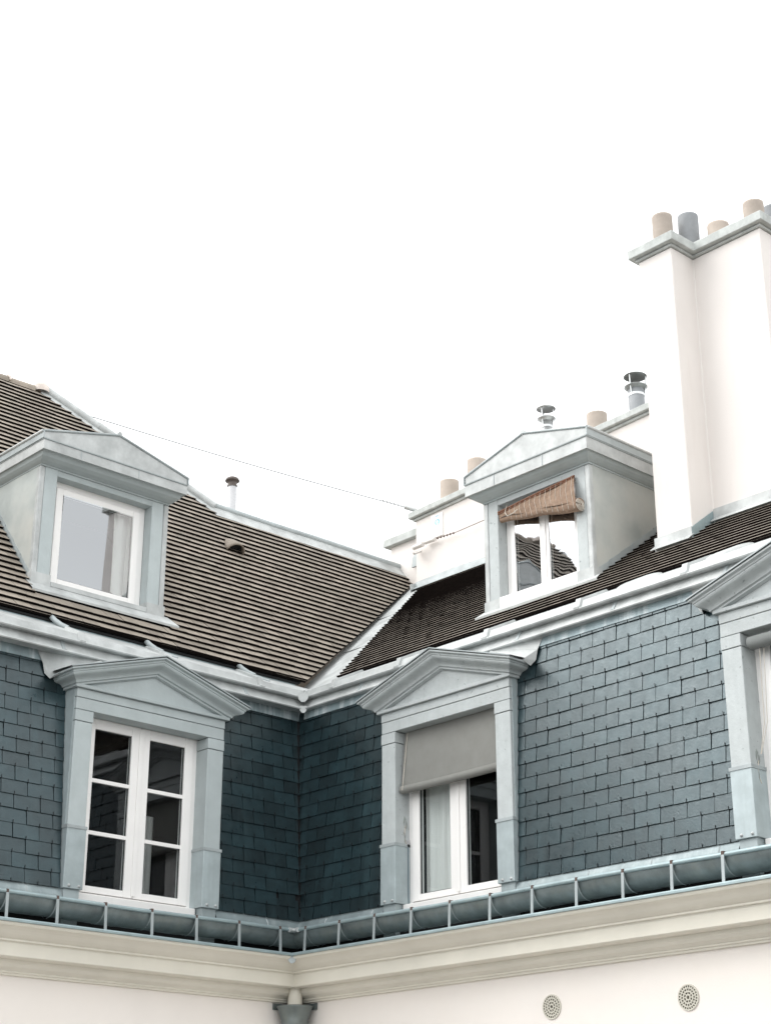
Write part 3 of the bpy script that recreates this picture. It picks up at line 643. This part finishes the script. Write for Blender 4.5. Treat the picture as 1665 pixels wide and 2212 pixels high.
# ------------------------------------------------------------------ upper dormers
def upper_dormer(wg, cx, hw, yf, ho, zs, zl, zt, yo, xo, zf0, zf1, zend, zap, gl, leaves, label, post):
    d = part('dormer', W[wg]); d['label'] = label; yend = 2.75
    zr = roofz(wg, yf)
    for s in (-1, 1):
        xs = sorted((cx+s*ho, cx+s*(hw-0.052)))
        bevel(MB().box(xs[0], xs[1], yf, yf+0.16, zr-0.05, zt).build('post', post, d), 0.006)
        xs = sorted((cx+s*(hw-0.050), cx+s*(hw+0.006)))
        bevel(MB().box(xs[0], xs[1], yf-0.008, yf+0.05, zr-0.03, zt-0.004).build('corner_strip', 'zinc_bright', d), 0.012, 3)
        xs = sorted((cx+s*(ho-0.006), cx+s*(hw+0.012)))
        MB().box(xs[0], xs[1], yf-0.016, yf+0.10, zr-0.04, zr+0.12).build('post_shoe', 'zinc_bright', d)
        xs = sorted((cx+s*(hw-0.04), cx+s*hw))
        MB().box(xs[0], xs[1], yf+0.045, yend, zr-0.4, zt).build('cheek', 'cheek_zinc', d)
        # stepped flashing between cheek and tiles
        mb = MB(); y = yf+0.04; i = 0
        while y < 2.3:
            y2 = y+0.17
            mb.poly([(cx+s*(hw+0.002), y, roofz(wg, y)-0.02), (cx+s*(hw+0.002), y2, roofz(wg, y2)-0.02), (cx+s*(hw+0.002), y2, roofz(wg, y2)+0.075), (cx+s*(hw+0.002), y, roofz(wg, y)+0.085)], (s*(0.004+0.003*(i % 2)), 0, 0)); y = y2; i += 1
        mb.build('step_flashing', 'zinc', d)
    bevel(MB().box(cx-ho-0.001, cx+ho+0.001, yf+0.003, yf+0.16, zl, zt-0.001).build('lintel', post, d), 0.004)
    # coved cornice on three sides
    E1 = yf-yo; ks = (xo-hw)/E1                        # the eaves reach out less at the sides than in front
    def nodes(o, z): return [(cx-(hw+o*ks), yend, z), (cx-(hw+o*ks), yf-o, z), (cx+hw+o*ks, yf-o, z), (cx+hw+o*ks, yend, z)]
    pr = [(0.0, zt-0.003), (0.012, zt), (0.012, zt+0.012), (0.030, zt+0.016), (E1*0.40, zt+0.030), (E1*0.62, zt+0.05), (E1*0.74, zf0-0.012), (E1*0.78, zf0-0.004), (E1-0.004, zf0)]
    mb = MB().sheet([nodes(o, z) for o, z in pr], smooth=False); mb.build('coved_cornice', 'grey_paint', d)
    mb = MB().sheet([nodes(o, z) for o, z in [(E1-0.012, zf0-0.004), (E1, zf0-0.006), (E1, zf1), (E1-0.005, zf1+0.002)]], smooth=False)
    mb.build('fascia', 'zinc_bright', d)
    mb = MB().sheet([nodes(o, z) for o, z in [(E1-0.004, zf1-0.002), (E1+0.010, zf1+0.002), (E1+0.012, zf1+0.012), (E1-0.01, zf1+0.016)]], smooth=False); mb.build('fascia_lip', 'zinc', d)
    xe = xo
    # front gable panel
    zb = zf1+0.012; y0 = yo+0.006
    MB().poly([(cx-xe, y0, zb), (cx+xe, y0, zb), (cx+xe, y0, zend), (cx+0.03, y0, zap), (cx-0.03, y0, zap), (cx-xe, y0, zend)], (0, 0.012, 0)).build('gable_panel', 'zinc_bright', d)
    # roof slopes and rolled edges
    for s in (-1, 1):
        a = (cx, y0-0.012, zap+0.008); b = (cx+s*(xe+0.01), y0-0.012, zend+0.008)
        MB().poly([a, b, (b[0], yend, b[2]), (a[0], yend, a[2])], (0, 0, 0.012)).build('roof_sheet', 'zinc_bright', d)
        MB().tube([(a[0], a[1]+0.012, a[2]+0.004), (b[0], b[1]+0.012, b[2]+0.004)], 0.014, 8).build('roof_edge_roll', 'zinc', d)
        MB().box(*sorted((b[0]-s*0.006, b[0]+s*0.004)), y0-0.013, yend, zf1+0.012, zend+0.006).build('side_fascia', 'zinc', d)
        MB().tube([(cx+s*(xe+0.012), y0, zend+0.010), (cx+s*(xe+0.012), yend, zend+0.010)], 0.016, 8).build('roof_edge_roll', 'zinc_bright', d)
        for q in ((0.50,) if s == -1 else (0.30,)):
            qx = cx+s*xe*q; MB().box(qx-0.004, qx+0.004, yo-0.004, yo, zf0+0.002, zf1-0.004).build('fascia_joint', 'zinc', d)
    MB().tube([(cx, y0-0.01, zap+0.022), (cx, 2.6, zap+0.022)], 0.026, 8).build('ridge_roll', 'zinc_bright', d)
    # sill and apron on the tiles
    bevel(MB().box(cx-ho+0.008, cx+ho-0.008, yf-0.020, yf+0.14, zr+0.012, zs).build('sill', 'white_frame' if leaves == 2 else 'zinc_bright', d), 0.006)
    c_, s_ = math.cos(PIT[wg]), math.sin(PIT[wg]); q = 0.13
    nz = 0.033
    up0 = (yf+0.02, zr+0.045); dn0 = (yf-q*c_-nz*s_, zr-q*s_+nz*c_)
    mb = MB()
    mb.add([(cx-hw-0.05, up0[0], up0[1]), (cx+hw+0.05, up0[0], up0[1]), (cx+hw+0.13, dn0[0], dn0[1]), (cx-hw-0.04, dn0[0], dn0[1])], [(0, 1, 2, 3)])
    mb.add([(cx-hw-0.04, dn0[0], dn0[1]), (cx+hw+0.13, dn0[0], dn0[1]), (cx+hw+0.13, dn0[0]+0.004, dn0[1]-0.022), (cx-hw-0.04, dn0[0]+0.004, dn0[1]-0.022)], [(0, 1, 2, 3)])
    mb.build('apron', 'zinc_bright', d)
    casement(d, cx-ho+0.003, cx+ho-0.003, zs-0.01, zl+0.004, yf+0.115, 0, leaves, gl, fr=0.055 if leaves == 2 else 0.06, st=0.055 if leaves == 2 else 0.075, rail=0.03 if leaves == 2 else 0.07, top=0.05 if leaves == 2 else 0.06, fb=0.03, lean=-0.024 if leaves == 2 else -0.03)
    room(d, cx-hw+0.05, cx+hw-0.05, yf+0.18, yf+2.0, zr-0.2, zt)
    return d
upper_dormer('A', -1.865, 0.73, 0.78, 0.54, 17.285, 18.345, 18.405, 0.60, 0.82, 18.497, 18.585, 18.66, 18.87, 'glass_upper', 1,
             'upper zinc dormer with single wide pane on the tiled roof', 'grey_paint')
upper_dormer('B', 2.215, 0.668, 0.95, 0.492, 17.275, 18.225, 18.285, 0.80, 0.78, 18.365, 18.475, 18.56, 18.765, 'glass_wavy', 2,
             'upper zinc dormer with peeling posts and a reed blind', 'worn_paint')

# ------------------------------------------------------------------ curtains
curtain('B', 1.40, 1.90, 14.36, 15.85, 0.262, 4, 'white gathered curtain behind the left sash below the fabric blind')
curtain('A', -1.30, -1.10, 14.30, 15.30, 0.80, 3, 'pale curtain in the dark lower right of the six-pane window', amp=0.014)
curtain('A', -1.62, -1.38, 17.30, 18.30, 0.985, 2, 'pale curtain at the right of the wide upper window', amp=0.014)
curtain('B', 5.12, 5.60, 14.36, 15.85, 0.285, 5, 'cream curtain behind the window at the right picture edge')

# ------------------------------------------------------------------ blinds
b0 = (1.905, 0.05, 15.36); rb = root('roller_blind', 'B', b0)
tag(rb, 'taupe fabric roller blind half lowered over the window of the right wing', 'blind')
rows = []
for t in np.linspace(0, 1, 10):
    z = 15.898-t*0.505; y = 0.105-0.045*t-0.005*math.sin(t*math.pi)
    rows.append([(1.305+(2.50-1.305)*u, y-0.004*math.sin(u*9), z-0.006*math.sin(u*math.pi)*t) for u in np.linspace(0.005, 0.995, 14)])
MB().sheet(rows).build('fabric', 'fabric', rb, b0)
MB().tube([(1.308+(2.496-1.308)*u, 0.068, 15.375-0.006*math.sin(u*math.pi)) for u in np.linspace(0, 1, 8)], 0.036, 14).build('bottom_roll', 'fabric', rb, b0)
MB().tube([(1.35, 0.098, 15.895), (1.35, 0.036, 15.42), (1.352, 0.028, 15.36)], 0.003, 6).build('guide_cord', 'string', rb, b0)
b1 = (5.655, 0.06, 15.80); rb2 = root('roller_blind', 'B', b1)
tag(rb2, 'grey fabric blind rolled up under the lintel at the right picture edge', 'blind')
MB().tube([(5.085+1.14*u, 0.055, 15.815) for u in np.linspace(0, 1, 6)], 0.052, 16).build('fabric_roll', 'fabric_dark', rb2, b1)
MB().tube([(5.16, 0.06, 15.79), (5.15, 0.05, 15.2), (5.09, 0.06, 14.98)], 0.0028, 5).tube([(5.19, 0.07, 15.79), (5.175, 0.05, 15.2), (5.095, 0.06, 14.98)], 0.0028, 5).build('pull_cord', 'string', rb2, b1)
def coil(wg, x, y, z, label, drop):
    base = (x, y, z); r0 = root('cord_coil', wg, base); tag(r0, label, 'cord')
    mb = MB()
    for i in range(6):
        a = 0.032+0.006*(i % 3); th = -0.25+0.1*i
        mb.tube([(x-0.012-0.006*math.sin(u*2)-0.004*i, y+0.02+a*0.5*math.cos(u)+0.012*th, z+a*1.25*math.sin(u)+0.03*th) for u in np.linspace(0, 2*math.pi, 18)], 0.0045, 6)
    mb.build('loops', 'cord', r0, base)
    mb = MB().tube([(x-0.010, y+0.02, z-0.03), (x-0.008, y+0.005, z-0.10), (x-0.006, y+0.012, z-0.17), (x-0.006, y+0.03, z-0.20)], 0.0035, 6); mb.build('tail', 'string', r0, base)
    if drop:
        MB().box(x-0.03, x-0.002, y+0.035, y+0.065, z-0.215, z-0.155).build('cleat', 'pvc_white', r0, base)
        MB().tube([(x-0.006, y+0.045, z-0.21), (x-0.006, y+0.043, z-0.55), (x-0.006, y+0.05, z-0.76), (x-0.008, y+0.075, z-0.80)], 0.0045, 6).build('cable', 'cable_blue', r0, base)
coil('B', 1.304, 0.10, 15.10, 'tangled cord hanging on the left jamb beside the fabric blind', True)
coil('B', 5.054, 0.07, 14.98, 'tangled cord on the jamb at the right picture edge', False)

# reed blind, rolled up askew
b2 = (2.22, 0.95, 17.95); reed = root('reed_blind', 'B', b2); tag(reed, 'brown reed blind rolled up askew in the upper right dormer', 'blind')
def rl(u): return Vector((1.735+u*(2.725-1.735), 0.965-0.03*u, 18.150+0.052*u))
def ro(u): return Vector((1.738+u*(2.800-1.738), 0.985-0.085*u, 18.075-0.195*u+0.012*math.sin(u*math.pi)+0.006*math.sin(u*14)))
rows = []
for t in np.linspace(0, 1, 8):
    rows.append([rl(u)*(1-t)+(ro(u)+Vector((0, -0.03-0.035*u, 0.01)))*t+Vector((0, -0.014*math.sin(t*math.pi)+0.007*math.sin(u*11+t*3), 0.006*math.sin(u*8+1)*t)) for u in np.linspace(0, 1, 24)])
MB().sheet(rows).build('reed_sheet', 'reed', reed, b2)
MB().tube([ro(u) for u in np.linspace(0, 1, 14)], 0.026, 16, r2=0.062).build('reed_roll', 'reed', reed, b2)
c = ro(1.0)
mb = MB()
for i in range(5): mb.tube([c+Vector((0.004+0.002*i, (0.058-0.011*i)*math.cos(u), (0.058-0.011*i)*math.sin(u))) for u in np.linspace(0, 2*math.pi, 20)], 0.0035, 5)
mb.build('roll_end', 'string', reed, b2)
MB().tube([rl(-0.01)+Vector((0, -0.012, 0.0)), rl(0.5)+Vector((0, -0.014, 0.004)), rl(1.0)+Vector((0, -0.012, 0))], 0.010, 7).tube([rl(-0.01)+Vector((0, -0.014, -0.02)), rl(0.45)+Vector((0, -0.016, -0.015)), rl(1.0)+Vector((0, -0.014, -0.018))], 0.006, 7).build('head_rod', 'reed_dark', reed, b2)
mb = MB()
for u in np.linspace(0.16, 0.97, 13):
    mb.tube([rl(u)+Vector((0, -0.016, 0.004)), (rl(u)+ro(u))/2+Vector((0, -0.044-0.016*u, 0)), ro(u)+Vector((0.002, -0.034-0.034*u, 0.01)), ro(u)+Vector((0.004, -0.026-0.030*u, -0.028-0.022*u))], 0.0017, 5)
mb.tube([rl(0.12)+Vector((0, -0.02, 0.03)), rl(0.11)+Vector((0, -0.04, -0.05)), rl(0.16)+Vector((0, -0.06, -0.11)), rl(0.25)+Vector((0, -0.065, -0.11)), rl(0.30)+Vector((0, -0.06, -0.09))], 0.004, 6)
mb.build('strings', 'string', reed, b2)

# ------------------------------------------------------------------ chimneys on the right wing
def pot(par, org, x, y, z, r, h, m, name='chimney_pot', taper=1.0):
    MB().lathe((x, y, z), [(r*0.80, h-0.10), (r*0.82, h), (r*taper, h), (r*taper*1.01, h-0.02), (r, h*0.3), (r*1.02, -0.05)], 20).build(name, m, par, org)
def cowl(par, org, x, y, z, r, h, m, kr=1.72, lid='steel'):
    MB().lathe((x, y, z), [(r*0.85, h), (r, h), (r, -0.06)], 18).build('flue_pipe', m, par, org)
    MB().lathe((x, y, z), [(r*1.03, h-0.10), (r*1.06, h-0.085), (r*1.03, h-0.07)], 18).build('clamp', 'steel', par, org)
    MB().lathe((x, y, z), [(r*1.0, h-0.012), (r*kr, h+0.018), (r*kr, h+0.026), (r*0.98, h+0.002)], 20).build('cowl_collar', lid, par, org)
    MB().lathe((x, y, z), [(0.001, h+0.185), (r*kr*0.99, h+0.160), (r*kr, h+0.153), (0.001, h+0.165)], 20).build('cowl_lid', lid, par, org)
    for a in (0.6, 2.7, 4.8):
        MB().tube([(x+r*1.02*math.cos(a), y+r*1.02*math.sin(a), z+h-0.08), (x+r*1.2*math.cos(a), y+r*1.2*math.sin(a), z+h+0.03), (x+r*1.25*math.cos(a), y+r*1.25*math.sin(a), z+h+0.16)], 0.008, 6).build('cowl_strut', 'steel', par, org)
cb = (3.9, 1.6, 17.4); ch = root('chimney_stack', 'B', cb); tag(ch, 'tall white plastered chimney stack with stepped face and clay pots at the right edge', 'chimney')
ZC = 20.315
def shaft(mb, dx, z0, z1):
    mb.poly([(3.375-dx, 1.25-dx, z0), (3.765+dx, 1.25-dx, z0), (3.765+dx, 1.58-dx, z0), (4.53+dx, 1.58-dx, z0), (4.53+dx, 2.30, z0), (3.375-dx, 2.30, z0)], (0, 0, z1-z0))
mb = MB(); shaft(mb, 0, 16.9, ZC); bevel(mb.build('shaft', 'white_plaster', ch, cb), 0.012, 2)
mb = MB(); shaft(mb, 0.022, ZC+0.002, ZC+0.03); bevel(mb.build('cap_neck', 'coping', ch, cb), 0.006)
mb = MB(); shaft(mb, 0.072, ZC+0.032, ZC+0.128); bevel(mb.build('cap', 'coping', ch, cb), 0.008)
zc = ZC+0.128
pot(ch, cb, 3.53, 1.46, zc, 0.098, 0.40, 'clay_pot'); pot(ch, cb, 3.645, 1.72, zc, 0.10, 0.46, 'dark_pot')
pot(ch, cb, 3.945, 1.78, zc, 0.105, 0.25, 'clay_pot'); pot(ch, cb, 4.395, 1.72, zc, 0.098, 0.25, 'clay_pot')
pot(ch, cb, 4.12, 2.02, zc, 0.10, 0.20, 'dark_pot'); pot(ch, cb, 4.40, 2.03, zc, 0.095, 0.33, 'dark_pot')
# flashing at the foot
def fz(y): return roofz('B', y)
MB().box(3.365, 3.775, 1.222, 1.247, fz(1.22)-0.03, fz(1.25)+0.10).build('foot_flashing', 'zinc_bright', ch, cb)
mb = MB().poly([(3.768, 1.23, fz(1.23)-0.02), (3.768, 1.57, fz(1.57)-0.02), (3.768, 1.57, fz(1.57)+0.11), (3.768, 1.23, fz(1.23)+0.11)], (0.012, 0, 0)); mb.build('foot_flashing', 'zinc_dull', ch, cb)
MB().box(3.782, 4.545, 1.552, 1.577, fz(1.55)-0.03, fz(1.58)+0.11).build('foot_flashing', 'zinc_bright', ch, cb)
mb = MB().poly([(4.533, 1.56, fz(1.56)-0.02), (4.533, 2.25, fz(2.25)-0.02), (4.533, 2.25, fz(2.25)+0.11), (4.533, 1.56, fz(1.56)+0.11)], (0.012, 0, 0)); mb.build('foot_flashing', 'zinc_dull', ch, cb)
MB().poly([(3.36, 1.16, fz(1.16)+0.034), (3.79, 1.16, fz(1.16)+0.034), (3.79, 1.235, fz(1.235)+0.04), (3.36, 1.235, fz(1.235)+0.04)], (0, 0, 0.006)).build('foot_apron', 'zinc_bright', ch, cb)
MB().poly([(3.79, 1.49, fz(1.49)+0.034), (4.56, 1.49, fz(1.49)+0.034), (4.56, 1.565, fz(1.565)+0.04), (3.79, 1.565, fz(1.565)+0.04)], (0, 0, 0.006)).build('foot_apron', 'zinc_bright', ch, cb)

# long white wall along the ridge
wb = (0.8, 3.7, 19.0); pw = root('chimney_wall', 'B', wb); tag(pw, 'long white chimney wall with grey coping along the ridge behind the upper dormer', 'wall')
def zw(x): return 19.915+0.040*(x+2.08)
XW0, XW1 = -2.08, 6.5
MB().poly([(XW0, 3.50, 17.5), (XW1, 3.50, 17.5), (XW1, 3.50, zw(XW1)), (XW0, 3.50, zw(XW0))], (0, 0.50, 0)).build('wall_body', 'white_plaster', pw, wb)
bevel(MB().poly([(XW0-0.03, 3.475, zw(XW0)+0.002), (XW1, 3.475, zw(XW1)+0.002), (XW1, 3.475, zw(XW1)+0.035), (XW0-0.03, 3.475, zw(XW0)+0.035)], (0, 0.55, 0)).build('coping_neck', 'coping', pw, wb), 0.006)
bevel(MB().poly([(XW0-0.08, 3.43, zw(XW0)+0.037), (XW1, 3.43, zw(XW1)+0.037), (XW1, 3.43, zw(XW1)+0.115), (XW0-0.08, 3.43, zw(XW0)+0.115)], (0, 0.64, 0)).build('coping', 'coping', pw, wb), 0.008)
for x, h, r, m in ((-1.66, 0.33, 0.118, 'clay_pot'), (-1.18, 0.44, 0.122, 'clay_pot'), (0.76, 0.30, 0.118, 'clay_pot')):
    pot(pw, wb, x, 3.68, zw(x)+0.115, r, h, m)
cowl(pw, wb, -0.012, 3.68, zw(0)+0.11, 0.067, 0.53, 'steel'); cowl(pw, wb, 1.35, 3.68, zw(1.35)+0.11, 0.092, 0.39, 'dark_pot', 1.45, 'steel_mid')
mb = MB(); xs = np.linspace(XW0-0.01, XW1, 14)
mb.sheet([[(x, 3.492-0.004*math.sin(x*7), fz(3.49)+0.10+0.012*math.sin(x*3)) for x in xs], [(x, 3.478, fz(3.49)+0.03) for x in xs], [(x, 3.40, fz(3.40)+0.038) for x in xs]], smooth=False)
mb.build('wall_flashing', 'zinc', pw, wb)
MB().poly([(XW0-0.012, 3.40, 18.8), (XW0-0.012, 3.62, 18.8), (XW0-0.012, 3.62, 19.14), (XW0-0.012, 3.40, 19.06)], (0.01, 0, 0)).build('end_flashing', 'zinc_bright', pw, wb)
# lower wall behind it
w2 = (-2.5, 3.9, 19.0); p2 = root('chimney_wall', 'B', w2); tag(p2, 'lower white wall with grey coping just behind the end of the ridge', 'wall')
MB().box(-2.86, -2.085, 3.80, 4.3, 17.5, 19.865).build('wall_body', 'white_plaster', p2, w2)
bevel(MB().box(-2.94, -2.17, 3.73, 4.35, 19.868, 19.975).build('coping', 'coping', p2, w2), 0.008)
MB().poly([(-2.42, 3.74, 19.46), (-2.24, 3.74, 19.46), (-2.20, 3.74, 19.64), (-2.32, 3.74, 19.67), (-2.40, 3.74, 19.58)], (0, 0.03, 0)).build('ridge_end_flashing', 'zinc', p2, w2)

# blue round mark on the wall
sb = (-1.69, 3.49, 19.75); sg = root('wall_plaque', 'B', sb); tag(sg, 'small white plaque with a blue round mark on the chimney wall', 'sign')
MB().box(-1.80, -1.60, 3.488, 3.498, 19.60, 19.90).build('plate', 'sign_white', sg, sb)
n = 28; mb = MB(); cxs, czs = -1.69, 19.79
mb.add([(cxs+0.044*math.cos(2*math.pi*i/n), 3.4865, czs+0.044*math.sin(2*math.pi*i/n)) for i in range(n)], [tuple(range(n))]); mb.build('blue_disc', 'sign_blue', sg, sb)
MB().add([(cxs-0.004, 3.485, czs+0.034), (cxs+0.022, 3.485, czs-0.002), (cxs+0.010, 3.485, czs-0.002), (cxs+0.012, 3.485, czs-0.034), (cxs-0.014, 3.485, czs-0.034), (cxs-0.010, 3.485, czs-0.002), (cxs-0.020, 3.485, czs-0.002)], [tuple(range(7))]).build('white_figure', 'sign_white', sg, sb)
MB().add([(cxs-0.025, 3.4865, czs+0.075), (cxs+0.02, 3.4865, czs+0.075), (cxs+0.02, 3.4865, czs+0.088), (cxs-0.025, 3.4865, czs+0.088)], [(0, 1, 2, 3)]).build('blue_bar', 'sign_blue', sg, sb)

# ------------------------------------------------------------------ wires
a = Vector((-0.55, 3.70, 20.70)); e = wpt('B', (-2.15, 3.44, 20.105)); wr = root('overhead_wire', 'A', tuple(a)); tag(wr, 'thin wire stretched from the left roof hip to the chimney wall', 'wire')
P = [a+(e-a)*t+Vector((0, 0, -0.03*math.sin(math.pi*t))) for t in np.linspace(0, 1, 16)]
MB().tube(P, 0.0066, 8).build('wire', 'dark_pot', wr, tuple(a))
mb = MB(); dd = (e-a).normalized()
for i in range(6): mb.lathe(tuple(e-dd*(0.10+0.05*i)), [(0.001, 0.014), (0.013, 0.0), (0.001, -0.014)], 8)
mb.build('insulator_beads', 'steel_dark', wr, tuple(a))
MB().tube([e-dd*0.06, e+dd*0.10], 0.030, 10).build('insulator', 'steel', wr, tuple(a))
MB().tube([e+dd*0.10+Vector((0, 0, 0.02)), e+dd*0.17+Vector((0.0, 0, -0.06))], 0.01, 6).build('hook', 'steel_dark', wr, tuple(a))
w0 = (-1.98, 3.46, 19.52); wr2 = root('overhead_wire', 'B', w0); tag(wr2, 'short wire with insulators fixed to the face of the chimney wall', 'wire')
MB().tube([(-1.66, 3.44, 19.55), (-1.3, 3.435, 19.53), (-0.87, 3.43, 19.54), (1.0, 3.42, 19.55)], 0.0045, 5).build('wire', 'rust', wr2, w0)
mb = MB()
for i in range(6): mb.lathe((-1.64+0.055*i, 3.44, 19.548-0.003*i), [(0.001, 0.017), (0.015, 0.0), (0.001, -0.017)], 8)
mb.build('insulator_beads', 'rust', wr2, w0)
MB().tube([(-1.86, 3.44, 19.555), (-1.68, 3.44, 19.55)], 0.026, 10).build('insulator', 'porcelain', wr2, w0)
MB().tube([(-2.02, 3.40, 19.52), (-1.86, 3.40, 19.52)], 0.030, 10).tube([(-2.02, 3.40, 19.44), (-1.88, 3.40, 19.44)], 0.012, 8).tube([(-2.01, 3.49, 19.50), (-2.01, 3.38, 19.44)], 0.010, 6).build('wall_bracket', 'porcelain', wr2, w0)

# ------------------------------------------------------------------ vent pipe and vent tile on the left roof
vb = (1.16, 2.78, 19.40); vp = root('vent_pipe', 'A', vb); tag(vp, 'white vent pipe with brown mushroom cap standing on the ridge', 'pipe')
MB().lathe((1.16, 2.80, 19.35), [(0.058, 0), (0.056, 0.60), (0.050, 0.60)], 18).build('pipe', 'pvc_white', vp, vb)
MB().lathe((1.16, 2.80, 19.95), [(0.060, -0.02), (0.062, 0.0), (0.055, 0.005), (0.055, 0.05), (0.085, 0.052), (0.086, 0.066), (0.072, 0.090), (0.040, 0.108), (0.001, 0.112)], 20).build('cap', 'brown_cap', vp, vb)
yv = 2.03; xv = 0.66; zv = roofz('A', yv)+0.03
mb = MB(); rows = []
for t in np.linspace(0, 1, 8):
    r_ = 0.105*(1-t**1.8)+0.002
    u = t*0.26
    rows.append([(xv+r_*math.cos(a), yv+u*math.cos(PIT['A'])-r_*0.9*math.sin(a)*math.sin(PIT['A']), zv+u*math.sin(PIT['A'])+r_*0.9*math.sin(a)*math.cos(PIT['A'])) for a in np.linspace(0, math.pi, 13)])
mb.sheet(rows); o = mb.build('vent_tile', ['tile'], WA)
sm = o.modifiers.new('thick', 'SOLIDIFY'); sm.thickness = 0.014; sm.offset = 1
fr = rows[0]
MB().add([(p[0], p[1]+0.06*math.cos(PIT['A']), p[2]+0.06*math.sin(PIT['A'])) for p in fr], [tuple(range(len(fr)))]).build('vent_opening', 'underlay', WA)

# ------------------------------------------------------------------ round wall vents
def vent(x, z, label):
    b_ = (x, -0.004, z); v = root('wall_vent', 'B', b_); tag(v, label, 'vent', 'round vents in the plaster wall')
    n = 32; r_ = 0.092
    MB().add([(x+r_*0.97*math.cos(2*math.pi*i/n), -0.002, z+r_*0.97*math.sin(2*math.pi*i/n)) for i in range(n)], [tuple(range(n))]).build('opening', 'vent_dark', v, b_)
    mb = MB()
    def ringf(a, bb): 
        V = []; F = []
        for i in range(n):
            c_, s_ = math.cos(2*math.pi*i/n), math.sin(2*math.pi*i/n)
            V += [(x+a*c_, -0.010, z+a*s_), (x+bb*c_, -0.010, z+bb*s_), (x+bb*c_, -0.001, z+bb*s_), (x+a*c_, -0.001, z+a*s_)]
        for i in range(n):
            j = (i+1) % n; F += [(4*i, 4*i+1, 4*j+1, 4*j), (4*i+1, 4*i+2, 4*j+2, 4*j+1), (4*i+3, 4*i, 4*j, 4*j+3)]
        mb.add(V, F)
    ringf(r_*0.90, r_); ringf(r_*0.66, r_*0.75); ringf(r_*0.40, r_*0.50); ringf(r_*0.14, r_*0.24)
    mb.build('rings', 'lattice', v, b_)
    mb = MB()
    def spoke(a, r0, r1, hw_):
        c_, s_ = math.cos(a), math.sin(a)
        mb.poly([(x+r0*c_-hw_*s_, -0.0085, z+r0*s_+hw_*c_), (x+r1*c_-hw_*s_, -0.0085, z+r1*s_+hw_*c_), (x+r1*c_+hw_*s_, -0.0085, z+r1*s_-hw_*c_), (x+r0*c_+hw_*s_, -0.0085, z+r0*s_-hw_*c_)], (0, 0.007, 0))
    for i in range(24): spoke(2*math.pi*i/24, r_*0.74, r_*0.91, 0.0036)
    for i in range(16): spoke(2*math.pi*(i+0.5)/16, r_*0.49, r_*0.67, 0.0036)
    for i in range(8): spoke(2*math.pi*i/8, r_*0.23, r_*0.41, 0.0034)
    mb.build('spokes', 'lattice', v, b_)
vent(3.045, 13.385, 'round cream vent grille in the wall, the one nearer the corner')
vent(4.345, 13.345, 'round cream vent grille in the wall, the one nearer the right edge')
